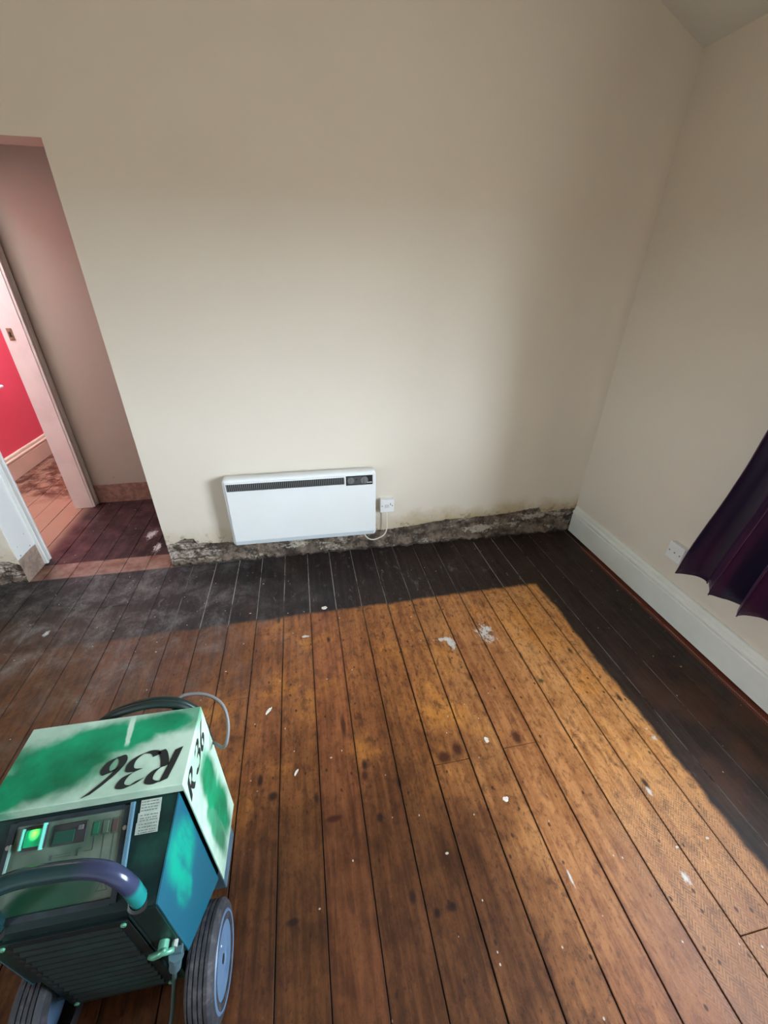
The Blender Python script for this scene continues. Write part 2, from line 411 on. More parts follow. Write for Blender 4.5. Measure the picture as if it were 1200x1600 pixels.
# right wall with its window opening
X = 1.78; T = .30
bm = bmesh.new()
box(bm, X, X+T, -2.0, WY0, 0, 2.85); box(bm, X, X+T, WY1, 2.45, 0, 2.85)
box(bm, X, X+T, WY0, WY1, 0, WZ0); box(bm, X, X+T, WY0, WY1, WZ1, 2.85)
struct('wall_right', bm, M_plain_wall)
bm = bmesh.new()
box(bm, -3.3, -3.2, -2.0, LY0, 0, 2.85); box(bm, -3.3, -3.2, LY1, 2.35, 0, 2.85); box(bm, -3.3, -3.2, LY0, LY1, 0, LZ0); box(bm, -3.3, -3.2, LY0, LY1, LZ1, 2.85)  # gap in this wall is the added fill opening
struct('wall_left', bm, M_plain_wall)
struct('wall_behind', B(-3.3, 2.08, -2.1, -2.0, 0, 2.85), M_plain_wall)
# ceiling: flat, sloping down to the right wall
bm = bmesh.new()
prism(bm, [(-3.2, 2.75), (1.02, 2.75), (1.78, 2.395), (1.78, 2.50), (1.02, 2.86), (-3.2, 2.86)], lambda a, b: (a, -2.0, b), lambda a, b: (a, 2.2, b))
struct('ceiling', bm, M_ceil)
# window: frame with one mullion
bm = bmesh.new(); fx0, fx1 = X+.20, X+.26
box(bm, fx0, fx1, WY0, WY0+.05, WZ0, WZ1, 0, .004); box(bm, fx0, fx1, WY1-.05, WY1, WZ0, WZ1, 0, .004)
box(bm, fx0, fx1, WY0, WY1, WZ0, WZ0+.05, 0, .004); box(bm, fx0, fx1, WY0, WY1, WZ1-.05, WZ1, 0, .004)
box(bm, fx0, fx1, (WY0+WY1)/2-.03, (WY0+WY1)/2+.03, WZ0, WZ1, 0, .004)
struct('window_1', bm, M_white)
# right skirting: torus and ogee profile
def skirting_profile(hh, t):
    pts = [(0, 0), (t, 0), (t, hh-.062), (t-.003, hh-.058), (t-.003, hh-.052), (t+.001, hh-.048), (t+.003, hh-.040), (t, hh-.032), (t-.006, hh-.028), (t-.007, hh-.022)]
    for k_ in range(6):
        a = k_/5; pts.append((t-.007-(t-.013)*(1-math.cos(a*PI/2)), hh-.020+.020*math.sin(a*PI/2)))
    return pts + [(0, hh)]
bm = bmesh.new()
prism(bm, skirting_profile(.192, .024), lambda a, b: (X-a, -1.98, b+.012), lambda a, b: (X-a, 2.155, b+.012))
struct('baseboard_right', bm, M_grey_skirt)

# ---------------------------------------------------------------- hall beyond the opening
XP = -1.645; DY0, DY1, DZ = 2.44, 3.10, 2.03
bm = bmesh.new()
box(bm, XP-.115, XP, 2.355, DY0-.005, 0, 2.5); box(bm, XP-.115, XP, DY1+.005, 6.0, 0, 2.5); box(bm, XP-.115, XP, DY0-.005, DY1+.005, DZ, 2.5)
struct('wall_hall_left', bm, M_reveal)
bm = B(XP, .6, 3.17, 3.29, 0, 2.5)
struct('wall_hall_back', bm, M_beige)
struct('wall_hall_end', B(.3, .4, 2.35, 3.17, 0, 2.5), M_beige)
bm = bmesh.new(); box(bm, XP-.115, .6, 2.35, 3.29, 2.42, 2.52)
struct('ceiling_hall', bm, M_ceil)
# plaster patch of the reveal (unpainted foot), door lining and architraves
bm = bmesh.new(); box(bm, XP, XP+.004, 2.207, 2.38, 0, 1.98)
struct('wall_reveal', bm, M_reveal)
def architrave(y_in, y_out):
    s = 1 if y_out > y_in else -1; wd = abs(y_out-y_in); bm = bmesh.new()
    pts = [(0, 0), (0, .016), (.010, .018), (.014, .014), (wd*.55, .014), (wd*.62, .020), (wd*.9, .024), (wd, .020), (wd, 0)]
    prism(bm, pts, lambda a, b: (XP+b, y_in+s*a, .004), lambda a, b: (XP+b, y_in+s*a, DZ+.05)); return bm
bm = bmesh.new(); box(bm, XP-.122, XP+.002, DY0-.02, DY0, 0, DZ, 0, .002); box(bm, XP-.122, XP+.002, DY1, DY1+.025, 0, DZ, 0, .002); box(bm, XP-.122, XP+.002, DY0, DY1, DZ-.025, DZ, 0, .002)
M_lin = plain('off_white_gloss_paint', (.86, .83, .80), .42, 0, .05, 7)
dr = struct('door_1', bm, M_lin)
o = obj('architrave', architrave(DY0-.004, DY0-.064), M_white, dr); o['label'] = 'near white moulded architrave'
o = obj('architrave', architrave(DY1+.004, DY1+.062), M_white, dr); o['label'] = 'far white moulded architrave'
M_brass = plain('aged_brass', (.30, .22, .14), .45, .9, .3, 60)
M_blackish = plain('dark_recess', (.02, .016, .013), .7)
bm = bmesh.new(); box(bm, XP-.092, XP-.064, DY1-.0035, DY1+.001, 1.185, 1.255, 0, .001); sp_ = obj('strike_plate', bm, M_brass, dr)
obj('latch_hole', B(XP-.084, XP-.072, DY1-.0045, DY1-.002, 1.205, 1.235), M_blackish, sp_)
# red room
XR = -2.50
struct('wall_red', B(XR-.1, XR, 2.355, 6.0, 0, 2.5), M_red)
struct('wall_red_room_end', B(XR, XP-.115, 5.9, 6.0, 0, 2.5), M_red)
bm = bmesh.new(); box(bm, XR-.1, -2.45, 2.35, 6, 2.42, 2.52); box(bm, -1.85, XP-.115, 2.35, 6, 2.42, 2.52); box(bm, -2.45, -1.85, 2.35, 2.45, 2.42, 2.52); box(bm, -2.45, -1.85, 3.95, 6, 2.42, 2.52)  # hole left in the ceiling for the added roof light
struct('ceiling_red_room', bm, M_ceil)
bm = bmesh.new(); prism(bm, skirting_profile(.195, .024), lambda a, b: (XR+a, 2.36, b+.003), lambda a, b: (XR+a, 5.89, b+.003))
struct('baseboard_red_room', bm, M_cream_skirt)
# white rail end on the red wall
rail = empty('grab_rail', (XR, 3.93, .73), 0, 'short white rail fixed to the red wall seen through the doorway', 'rail')
M_wplastic = plain('white_plastic', (.80, .80, .79), .35)
obj('grip', tube(bmesh.new(), catmull([(.06, -.30, 0), (.07, -.1, .001), (.07, .03, .004), (.066, .055, .003), (.045, .07, 0), (.0, .072, 0)], 6), .0125, 12), M_wplastic, rail, True)
obj('mounting_plate', B(.0, .006, .045, .10, -.03, .03, 0, .002), M_wplastic, rail)

# ---------------------------------------------------------------- panel heater on the main wall
M_heater = plain('white_enamel', (.80, .82, .82), .30, 0, .015, 4)
M_heater_lip = plain('pale_grey_enamel', (.55, .60, .63), .35)
M_dgrey = plain('dark_grey_plastic', (.075, .078, .08), .45)
M_mgrey = plain('mid_grey_plastic', (.17, .175, .18), .5)
M_black = plain('black_plastic', (.012, .012, .013), .5)
M_offw = plain('off_white_flex', (.74, .70, .60), .45)
hx0, hx1 = -.472, .372
ht = empty('panel_heater', (0, 0, 0), 0, 'long white electric panel heater fixed low on the cream wall', 'heater')
ang = -.0173
ht.location = (0, y0(0), 0); ht.rotation_euler = (0, 0, ang)
def rrect(x0, x1, z0, z1, r, n=5):
    pts = []
    for cx, cz, a0 in ((x1-r, z0+r, -90), (x1-r, z1-r, 0), (x0+r, z1-r, 90), (x0+r, z0+r, 180)):
        for i in range(n+1):
            a = math.radians(a0+90*i/n); pts.append((cx+r*math.cos(a), cz+r*math.sin(a)))
    return pts
HF = -.088                                  # front plane
def frame_front(bm, x0, x1, z0, z1, holes):
    """front sheet with rectangular holes, cut as strips"""
    xs = sorted({x0, x1, *[h_[0] for h_ in holes], *[h_[1] for h_ in holes]}); zs = sorted({z0, z1, *[h_[2] for h_ in holes], *[h_[3] for h_ in holes]})
    for a, b in zip(xs, xs[1:]):
        for c, d in zip(zs, zs[1:]):
            if any(h_[0] <= (a+b)/2 <= h_[1] and h_[2] <= (c+d)/2 <= h_[3] for h_ in holes): continue
            yield a, b, c, d
gr = (-.452, .190, .522, .566); cp = (.199, .352, .512, .572)
hz0, hz1 = .165, .590
bm = bmesh.new()
def ring_shell(bm, levels):
    rings = [[bm.verts.new((a, yy, b)) for a, b in pts] for yy, pts in levels]
    for A, Bq in zip(rings, rings[1:]):
        n = len(A)
        for i in range(n):
            f = bm.faces.new((A[i], A[(i+1)%n], Bq[(i+1)%n], Bq[i])); f.smooth = True
    return rings
lv = [(-.022, rrect(hx0+.004, hx1-.004, hz0+.004, hz1-.004, .018)), (-.026, rrect(hx0, hx1, hz0, hz1, .020)), (HF+.010, rrect(hx0, hx1, hz0, hz1, .020)),
      (HF+.003, rrect(hx0+.003, hx1-.003, hz0+.003, hz1-.003, .018)), (HF, rrect(hx0+.009, hx1-.009, hz0+.009, hz1-.009, .014))]
rings = ring_shell(bm, lv)
bm.faces.new(rings[0][::-1])
# front face border to the rectangular sheet
ix0, ix1, iz0, iz1 = hx0+.016, hx1-.016, hz0+.034, hz1-.016
bm.faces.new(rings[-1])
casing = obj('casing', bm, M_heater, ht)
# raised front sheet and trims, with recesses
bm = bmesh.new()
for a, b, c, d in frame_front(bm, ix0, ix1, iz0+.0, iz1, [gr, cp]): box(bm, a, b, HF-.0065, HF+.001, c, d)
bmesh.ops.remove_doubles(bm, verts=bm.verts[:], dist=.00005)
obj('front_panel', bm, M_heater, ht)
bm = bmesh.new(); box(bm, hx0+.014, hx1-.014, HF-.005, HF+.001, hz0+.008, hz0+.032, 0, .002)
o = obj('bottom_trim', bm, M_heater_lip, ht); o['label'] = 'grey-tinted lower trim strip'
gr_o = obj('outlet_grille', B(gr[0], gr[1], HF-.0015, HF+.002, gr[2], gr[3]), M_black, ht); gr_o['label'] = 'dark slotted warm-air outlet'
bm = bmesh.new(); nf = 62
for i in range(nf):
    xx = gr[0] + (gr[1]-gr[0])*(i+.5)/nf
    box(bm, xx-.0021, xx+.0021, HF-.0058, HF-.001, gr[2], gr[3])
obj('grille_fins', bm, M_mgrey, gr_o)
cpo = obj('control_panel', B(cp[0], cp[1], HF-.003, HF+.002, cp[2], cp[3], 0, .001), M_black, ht); cpo['label'] = 'dark grey control panel with two dials'
obj('faceplate', B(cp[0]+.008, cp[0]+.118, HF-.0045, HF-.002, cp[2]+.006, cp[3]-.008, 0, .001), M_dgrey, cpo)
for xx, rr in ((.226, .0195), (.303, .022)):
    bm = bmesh.new(); cyl(bm, (xx, HF-.003, .543), (0, -1, 0), rr, .008, 28, 0, .0015)
    box(bm, xx-.0025, xx+.0025, HF-.0145, HF-.010, .543-rr*.8, .543+rr*.8, 0, .001)
    kn_ = obj('dial', bm, M_mgrey, cpo)
bm = bmesh.new(); cyl(bm, (.258, HF-.0035, .548), (0, -1, 0), .004, .004, 14); obj('indicator', bm, M_black, cpo)
bm = bmesh.new()
for a, b in ((.318, .330), (.332, .338), (.340, .347)): box(bm, a, b, HF-.0042, HF-.003, .523, .528)
M_print = plain('white_print', (.75, .75, .75), .6); obj('printed_mark', bm, M_print, cpo)
for xx in (-.33, .24): obj('wall_bracket', B(xx-.02, xx+.02, -.026, .002, .22, .54, 0, .002), M_heater_lip, ht)
pts = [(.446, -.036, .284), (.447, -.040, .26), (.449, -.042, .21), (.447, -.045, .165), (.430, -.048, .128), (.395, -.05, .108), (.362, -.05, .100), (.335, -.05, .108), (.314, -.05, .130), (.303, -.05, .158), (.296, -.05, .185)]
o = obj('power_flex', tube(bmesh.new(), catmull(pts, 8), .0036, 10), M_offw, ht, True); o['label'] = 'cream power cord looping to the fused outlet'

# fused spur
sp = empty('fused_spur', (.450, y0(.45), .330), ang, 'white fused outlet box right of the heater with its cord leaving below', 'outlet')
obj('back_box', B(-.041, .041, -.028, .003, -.041, .041, 0, .003), M_wplastic, sp)
pl = obj('face_plate', B(-.043, .043, -.038, -.028, -.043, .043, 0, .0025, seg=3), M_wplastic, sp)
bm = bmesh.new(); box(bm, -.016, .012, -.0405, -.037, -.012, .010, 0, .001); obj('fuse_holder', bm, plain('grey_white_plastic', (.62, .62, .62), .4), pl)
M_screw = plain('dull_steel', (.28, .27, .26), .4, .8)
for xx in (-.031, .031):
    bm = bmesh.new(); cyl(bm, (xx, -.0375, 0), (0, -1, 0), .0038, .0015, 14); obj('screw', bm, M_screw, pl)
bm = bmesh.new(); box(bm, .018, .022, -.0390, -.0375, .004, .017); obj('scuff_mark', bm, M_dgrey, pl)
# right wall blank outlet
so = empty('wall_outlet', (X, 1.362, .375), 0, 'small white outlet plate on the right wall beside the purple curtain', 'outlet')
obj('back_box', B(-.024, .002, -.041, .041, -.041, .041, 0, .003), M_wplastic, so)
pl = obj('face_plate', B(-.033, -.024, -.044, .044, -.044, .044, 0, .0025, seg=3), M_wplastic, so)
for yy in (-.031, 0, .031):
    bm = bmesh.new(); cyl(bm, (-.0325, yy, -.002), (-1, 0, 0), .0040, .0015, 14); obj('screw', bm, M_screw, pl)

# ---------------------------------------------------------------- curtain
def mat_curtain():
    g = G('plum_satin_curtain'); p = g.pos(True); x, y, z = g.xyz(p)
    n = g.noise(g.vec(x*6, y*6, z*.6), 1.5, 3); f = g.noise(g.vec(x*300, y*300, z*4), 2, 2)
    c = g.mix(g.step(n, .35, .62), (.050, .008, .034), (.016, .010, .030))
    g.bump(f, .12, .001)
    return g.set(Base_Color=c, Roughness=.42, Sheen_Weight=.12, Sheen_Roughness=.4, Sheen_Tint=(.5, .25, .6))
cu = empty('curtain', (1.69, 1.05, .36), 0, 'dark plum pleated curtain hanging by the window on the right wall', 'curtain')
bm = bmesh.new(); NU, NV = 200, 70; ZT, ZB = 2.04, .378; rows = []
for j in range(NV+1):
    v = j/NV; z = ZB + (ZT-ZB)*v; row = []
    yl = 1.258 - (z-.37)*.088 + .012*math.sin(z*5); yr = .70 + .03*math.sin(z*3) + .03*v
    for i in range(NU+1):
        u = i/NU; ph = u + .018*math.sin(u*9+z*1.3) + .02*fbm(u*2, z*.5)
        amp = (.056 - .028*v)*(1+.35*math.sin(u*13+1))
        s = math.sin(2*PI*4.0*ph+1.75); fold = math.copysign(abs(s)**.8, s)
        xx = 1.69 - 1.69 + amp*fold - .012*(1-v)*math.sin(u*5)
        hem = (.012*math.sin(u*21+.6) + .008*math.sin(u*47)) * max(0, 1-v*8)
        row.append(bm.verts.new((xx + .004*fbm(u*8, z*3), yl + (yr-yl)*u - 1.05 + .012*math.sin(2*PI*8*ph), z - .36 + hem)))
    rows.append(row)
for j in range(NV):
    for i in range(NU):
        f = bm.faces.new((rows[j][i], rows[j][i+1], rows[j+1][i+1], rows[j+1][i])); f.smooth = True
cloth = obj('curtain_fabric', bm, mat_curtain(), cu); md = cloth.modifiers.new('thickness', 'SOLIDIFY'); md.thickness = .0025
for i in range(9):
    bm = bmesh.new(); yy = 1.10 - .05*i - 1.05
    P = [Vector((.021*math.cos(a), yy, 1.71+.021*math.sin(a))) for a in [2*PI*t/20 for t in range(21)]]
    obj('curtain_ring', tube(bm, P, .0028, 8, caps=False), M_brass, cu, True)
cr_ = empty('curtain_rail', (1.69, .2, 2.07), 0, 'brass curtain rail above the window', 'curtain rail')
obj('pole', tube(bmesh.new(), [(0, -1.1, 0), (0, 1.0, 0)], .0125, 16), M_brass, cr_, True)
for yy in (-1.0, .93):
    bm = bmesh.new(); tube(bm, [(0, yy, 0), (.091, yy, 0)], .007, 12); cyl(bm, (.09, yy, 0), (-1, 0, 0), .022, .006, 20); obj('bracket', bm, M_brass, cr_)

# ---------------------------------------------------------------- dehumidifier
# local frame: x to its right, y away from the viewer, z up; origin under the hood's near right corner
dh = empty('dehumidifier', (-.318, .532, 0), -.023, 'green sprayed wheeled dehumidifier marked R36 standing on the floorboards', 'dehumidifier')
H = .623; W = .372; D = .182
def blobs(g, p, lst, nz=.6):
    n = g.noise(p, 13, 4, .55); n = (n-.5)*nz; m = None
    for (a, b, c, r, sx_, sy_, sz_) in lst:
        x, y, z = g.xyz(p)
        d = (((x-a)/sx_).pow(2.0) + ((y-b)/sy_).pow(2.0) + ((z-c)/sz_).pow(2.0)).sqrt() + n
        s = g.step(d, 1.25, .65)*r
        m = s if m is None else m.max(s)
    return m
def mat_hood():
    g = G('sprayed_green_hood'); p = g.pos(True); x, y, z = g.xyz(p)
    top = [(-.265, .085, H, 1, .125, .072, .05), (-.20, .125, H, 1, .12, .045, .05), (-.085, .150, H, 1, .085, .032, .05), (-.125, .125, H, 1, .05, .026, .05), (-.355, .04, H, 1, .07, .05, .05), (-.30, .05, H, 1, .08, .04, .05), (-.02, .16, H, .7, .03, .04, .03)]
    side = [(0, .100, .42, 1, .04, .050, .125), (0, .115, .29, 1, .04, .045, .13), (0, .06, .30, .9, .04, .035, .13)]
    m = blobs(g, p, top + side, 1.0)
    # the pale bare streak down the middle of the top
    sd = ((x + .150 + (y-.15)*.12).abs() + (g.noise(p, 30, 3)-.5)*.008)
    m = m*(1 - g.step(sd, .007, .003)*g.step(z, H-.02, H-.01)*g.step(y, .1, .115))
    n = g.noise(p, 9, 4)
    pale = g.mix(g.step(n, .35, .65), (.33, .47, .37), (.48, .64, .52))
    green = g.mix(g.step(n, .3, .7), (.0, .11, .045), (.0, .30, .135))
    c = g.mix(m, pale, green)
    sc = g.noise(g.vec(x*30, y*200, z*30), 2, 5, .7); c = g.mix(g.step(sc, .70, .78)*.4, c, (.7, .75, .68))
    dk = g.step(g.noise(p, 55, 5, .7), .70, .78); c = g.mix(dk*.5, c, (.03, .05, .04))
    g.bump(g.noise(p, 40, 4), .08, .002)
    return g.set(Base_Color=c, Roughness=.36)
def mat_teal():
    g = G('teal_hammered_paint'); p = g.pos(True); x, y, z = g.xyz(p)
    n = g.noise(g.vec(x*1, y*2, z*.6), 14, 4)
    m = blobs(g, p, [(-.02, -.06, .47, .9, .05, .055, .085), (-.02, -.09, .40, .8, .05, .03, .06)], .7)
    c = g.mix(m*g.step(n, .25, .6), (.008, .085, .13), (.0, .30, .20))
    c = g.mix(g.step(g.noise(p, 60, 5, .7), .66, .74)*.35, c, (.3, .42, .42))
    g.bump(g.noise(p, 70, 3), .1, .001)
    return g.set(Base_Color=c, Roughness=.34)
def mat_dark_green(name='dark_green_paint', lo=(.004, .014, .014), hi=(.006, .045, .030)):
    g = G(name); p = g.pos(True); n = g.noise(p, 9, 5, .6); n2 = g.noise(p, 50, 5, .7)
    c = g.mix(g.step(n, .45, .7), lo, hi); c = g.mix(g.step(n2, .62, .74)*.25, c, (.06, .08, .07))
    g.bump(n2, .15, .001); return g.set(Base_Color=c, Roughness=.5, Specular_IOR_Level=.22)
def mat_panel():
    g = G('sprayed_control_panel'); p = g.pos(True); n = g.noise(p, 25, 4)
    m = blobs(g, p, [(-.235, -.125, .527, 1, .07, .03, .05), (-.19, -.11, .535, .9, .045, .035, .05), (-.27, -.06, .56, .35, .06, .05, .05), (-.20, -.035, .575, .5, .06, .03, .05)], .7)
    c = g.mix(m, g.mix(g.step(n, .3, .7), (.075, .105, .082), (.115, .145, .115)), (.003, .05, .026))
    return g.set(Base_Color=c, Roughness=.4)
M_hood, M_teal, M_dkg, M_panel = mat_hood(), mat_teal(), mat_dark_green(), mat_panel()
M_grille = mat_dark_green('black_green_grille_paint', (.004, .009, .009), (.005, .018, .015))
M_slate = plain('slate_blue_metal', (.085, .15, .20), .45, .2, .15, 18)
M_ink = plain('black_marker_ink', (.008, .012, .012), .55)

# hood: folded sheet over top, sides and back, open to the front below its lip
bm = bmesh.new(); t = .004
box(bm, -W, 0, 0, D, H-.012, H, 0, .0015)
hood = obj('hood', bm, M_hood, dh); hood['label'] = 'sprayed green and pale sheet-metal hood'
bm = bmesh.new()
box(bm, -t, 0, 0, D, .149, H-.010, 0, .001); box(bm, -W, -W+t, 0, D, .149, H-.010, 0, .001)
box(bm, -W+t, -t, D-t, D, .149, H-.011)
box(bm, -W+.002, -.002, .0005, .004, H-.026, H-.010)
obj('hood_skirt', bm, M_hood, hood)
# calligraphic lettering
GL = {'R': [[(0, -.02), (.0, .5), (.02, 1.0)], [(-.08, .93), (.2, 1.03), (.48, .95), (.50, .72), (.34, .56), (.08, .50)], [(.20, .53), (.36, .22), (.55, .0), (.68, .02)]],
      '3': [[(.0, .84), (.26, 1.02), (.56, .95), (.52, .68), (.22, .53)], [(.22, .54), (.52, .48), (.58, .20), (.32, -.02), (.0, .0), (-.14, .13)]],
      '6': [[(.62, 1.12), (.38, .86), (.14, .52), (.06, .2), (.22, -.02), (.46, .08), (.52, .32), (.36, .50), (.14, .36)]]}
def letters(bm, spec, mapf, s, nib=.24, shear=.22):
    for ch, off in spec:
        for st in GL[ch]:
            P = catmull([(a, b, 0) for a, b in st], 8); nv = Vector((math.cos(.35), math.sin(.35), 0))*nib/2; prev = None
            for q in P:
                pr_ = []
                for sg in (-1, 1):
                    w_ = q + nv*sg; u = w_.x + shear*w_.y; pr_.append(bm.verts.new(mapf(off + u*s, w_.y*s)))
                if prev: bm.faces.new((prev[0], prev[1], pr_[1], pr_[0]))
                prev = pr_
    return bm
bm = letters(bmesh.new(), [('R', 0), ('3', .051), ('6', .106)], lambda a, b: (-.026-a, .080-b, H+.0009), .066)
sol = obj('lettering', bm, M_ink, hood); sol['label'] = 'hand-painted black R36 on the top'
bm = letters(bmesh.new(), [('R', 0), ('3', .060), ('6', .103)], lambda a, b: (.0009, .010+a, .545+b), .052)
o = obj('lettering', bm, M_ink, hood); o['label'] = 'hand-painted black R36 on the side'
for o in (sol,):
    pass
# body: front half with sloping console; side panel cut up over the wheel
XL, XRb, XRf, XLf = -.358, -.013, -.033, -.342
YF, ZF, ZT_ = -.154, .515, .592
def lat(x_l, x_r, prof, bm, mi=0):
    """prof in (y,z); x tapers from back (y=0) to front (y=YF)"""
    def xr(y): return x_r + (XRf-XRb)*min(1, max(0, y/YF))
    def xl(y): return x_l - (XRf-XRb)*min(1, max(0, y/YF))*.8
    return prism(bm, prof, lambda y, z: (xl(y), y, z), lambda y, z: (xr(y), y, z), mi)
bm = lat(XL+.002, XRb-.002, [(0, .163), (YF+.004, .255), (YF, .26), (YF, ZF), (0, ZT_), (.03, ZT_+.01), (.03, .163)], bmesh.new())
box(bm, -.326, -.070, YF+.001, .10, .085, .27)
body = obj('body', bm, M_dkg, dh)
for sgn, (x_a, x_b) in ((1, (XRb-.002, XRb+.001)), (-1, (XL-.001, XL+.002))):
    bm = bmesh.new()
    pr2 = [(.0, .160), (YF, .252), (YF, ZF+.001), (.0, ZT_+.001)]
    sh = (XRf-XRb)
    prism(bm, pr2, lambda y, z: (x_a + (sh if sgn > 0 else -sh*.8)*y/YF, y, z), lambda y, z: (x_b + (sh if sgn > 0 else -sh*.8)*y/YF, y, z))
    o = obj('side_panel', bm, M_teal, body)
    if sgn > 0: o['label'] = 'teal blue side panel with green overspray'
# rear housing under the hood
bm = bmesh.new(); box(bm, -W+.010, -.006, .045, D-.006, .155, H-.03)
box(bm, -.350, -.020, .03, .165, .012, .165, 0, .003)
o = obj('rear_housing', bm, M_slate, dh)
# console on the slope: local coordinates (x, s) with s = distance down from the top
sl = math.hypot(YF, ZT_-ZF); dy, dz = YF/sl, (ZF-ZT_)/sl; nn = Vector((0, dz, -dy))      # outward normal
if nn.z < 0: nn = -nn
def cs(x, s, hgt=0): return Vector((x, dy*s, ZT_+dz*s)) + nn*hgt
def slab(bm, x0, x1, s0, s1, h0, h1, mi=0, bev=0, skew=0):
    return hexa(bm, [cs(x0+skew*s1, s1, h0), cs(x1+skew*s1, s1, h0), cs(x1+skew*s0, s0, h0), cs(x0+skew*s0, s0, h0), cs(x0+skew*s1, s1, h1), cs(x1+skew*s1, s1, h1), cs(x1+skew*s0, s0, h1), cs(x0+skew*s0, s0, h1)], mi, bev)
def console(name, x0, x1, s0, s1, h0, h1, m, parent, bev=.0006): return obj(name, slab(bmesh.new(), x0, x1, s0, s1, h0, h1, 0, bev), m, parent)
cpan = console('control_panel', -.316, -.117, .012, .150, -.002, .0012, M_panel, dh); cpan['label'] = 'grey control panel dusted with green spray'
M_frame = plain('dark_blue_grey_metal', (.012, .022, .028), .45, .3, .3, 30)
bm = bmesh.new(); slab(bm, -.328, -.316, .006, .158, -.002, .004); slab(bm, -.117, -.106, .006, .158, -.002, .004); slab(bm, -.316, -.117, .004, .012, -.002, .004); slab(bm, -.316, -.117, .150, .160, -.002, .004)
obj('frame', bm, M_frame, cpan)
bm = bmesh.new(); slab(bm, -.106, -.098, .002, .130, -.002, .007, 0, .001); o = obj('trim_strip', bm, plain('blue_steel', (.12, .24, .33), .3, .4), cpan)
bm = bmesh.new(); slab(bm, -.3185, -.3155, .04, .156, 0, .006); obj('trim_strip', bm, plain('pale_green_steel', (.25, .42, .38), .3, .3), cpan)
# switch with lit green rocker
sw = console('power_switch', -.300, -.257, .016, .054, 0, .008, M_black, cpan, .002)
g = G('lit_green_rocker'); p = g.pos(True); x, y, z = g.xyz(p)
gl = g.step((((x+.276)/.012).pow(2.0)+((y+.030)/.012).pow(2.0)).sqrt(), 1.1, .0)
M_lit = g.set(Base_Color=(.0, .30, .12), Roughness=.25, Emission_Color=g.mix(gl, (.0, .25, .09), (.12, 1.0, .02)), Emission_Strength=gl*1.5+.12)
o = console('rocker', -.293, -.262, .021, .049, .006, .011, M_lit, sw, .002); o['label'] = 'green lit rocker'
g = G('clear_switch_cover'); M_clear = g.set(Base_Color=(.55, .9, .75), Roughness=.12, Transmission_Weight=.0, Alpha=.25)
M_ce = plain('greenish_clear_plastic', (.10, .40, .32), .2)
obj('cover_edge', slab(bmesh.new(), -.297, -.2945, .018, .052, .004, .016, 0, .0006), M_ce, sw); obj('cover_edge', slab(bmesh.new(), -.2605, -.258, .013, .056, .004, .017, 0, .0006), M_ce, sw)
M_disp = plain('dark_glossy_display', (.006, .05, .035), .12)
dp = console('display_window', -.247, -.184, .020, .055, 0, .0035, M_black, cpan, .001); console('screen', -.242, -.205, .031, .052, .003, .0045, M_disp, dp)
o = console('pushbutton', -.199, -.190, .026, .034, .003, .006, M_dgrey, dp)
for i, xx in enumerate((-.167, -.149, -.131)):
    m_ = [plain('green_lens', (.004, .09, .045), .3), M_panel, plain('brown_lens', (.07, .05, .045), .3)][i]
    console('indicator_lens', xx-.0055, xx+.0055, .026, .047, 0, .0028, m_, cpan, .001)
# printed diagram
bm = bmesh.new()
def ln(x0, x1, s0, s1): slab(bm, min(x0, x1), max(x0, x1), min(s0, s1), max(s0, s1), .0012, .0017)
for i, xx in enumerate((-.167, -.149, -.131)):
    s_end = (.070, .088, .106)[i]
    for a in (xx-.0068, xx+.0060): ln(a, a+.0008, .024, .049)
    ln(xx-.0068, xx+.0068, .0235, .0243); ln(xx-.0068, xx+.0068, .0485, .0493)
    ln(xx-.0004, xx+.0004, .049, s_end); ln(xx-.016-.014*i, xx, s_end, s_end+.0009)
ln(-.235, -.205, .069, .0698); ln(-.235, -.205, .073, .0738); ln(-.243, -.238, .068, .076)
ln(-.236, -.204, .088, .0893); ln(-.196, -.192, .064, .076); ln(-.194, -.188, .064, .0655)
vs = [bm.verts.new(cs(a, s, .0016)) for a, s in ((-.203, .092), (-.194, .092), (-.1985, .083))]; bm.faces.new(vs)
for (a, s), (b, u) in (((-.147, .136), (-.137, .119)), ((-.137, .119), (-.127, .136)), ((-.127, .136), (-.147, .136))):
    A_, B_ = cs(a, s, .0016), cs(b, u, .0016); d_ = (B_-A_).normalized().cross(nn)*.0006
    bm.faces.new([bm.verts.new(q) for q in (A_-d_, B_-d_, B_+d_, A_+d_)])
ln(-.1375, -.1365, .125, .133)
obj('printed_diagram', bm, plain('dark_print', (.03, .05, .045), .6), cpan)
for xx, s in ((-.111, .044), (-.322, .044)):
    bm = bmesh.new(); a = cs(xx, s, .003); cyl(bm, a, nn, .0042, .0025, 14, 0, .0006); obj('screw', bm, M_screw, cpan)
# paper label, three stacked strips with typed lines
M_paper = plain('grubby_paper', (.33, .38, .33), .7, 0, .12, 60)
bm = bmesh.new(); slab(bm, -.087, -.047, .002, .026, .0005, .0015); slab(bm, -.0895, -.0475, .024, .042, .0007, .0017); slab(bm, -.091, -.048, .040, .060, .0005, .0015)
stk = obj('paper_label', bm, M_paper, dh); stk['label'] = 'worn white paper inspection label'
bm = bmesh.new()
rl = random.Random(3)
for s0 in (.005, .010, .015, .020, .028, .033, .037, .043, .048, .053, .057):
    a = -.085
    while a < -.052:
        b = a + rl.uniform(.0015, .005); slab(bm, a, min(b, -.051), s0, s0+.0016, .0016, .0020); a = b + rl.uniform(.0006, .003)
obj('typed_lines', bm, plain('grey_type', (.12, .15, .13), .7), stk)
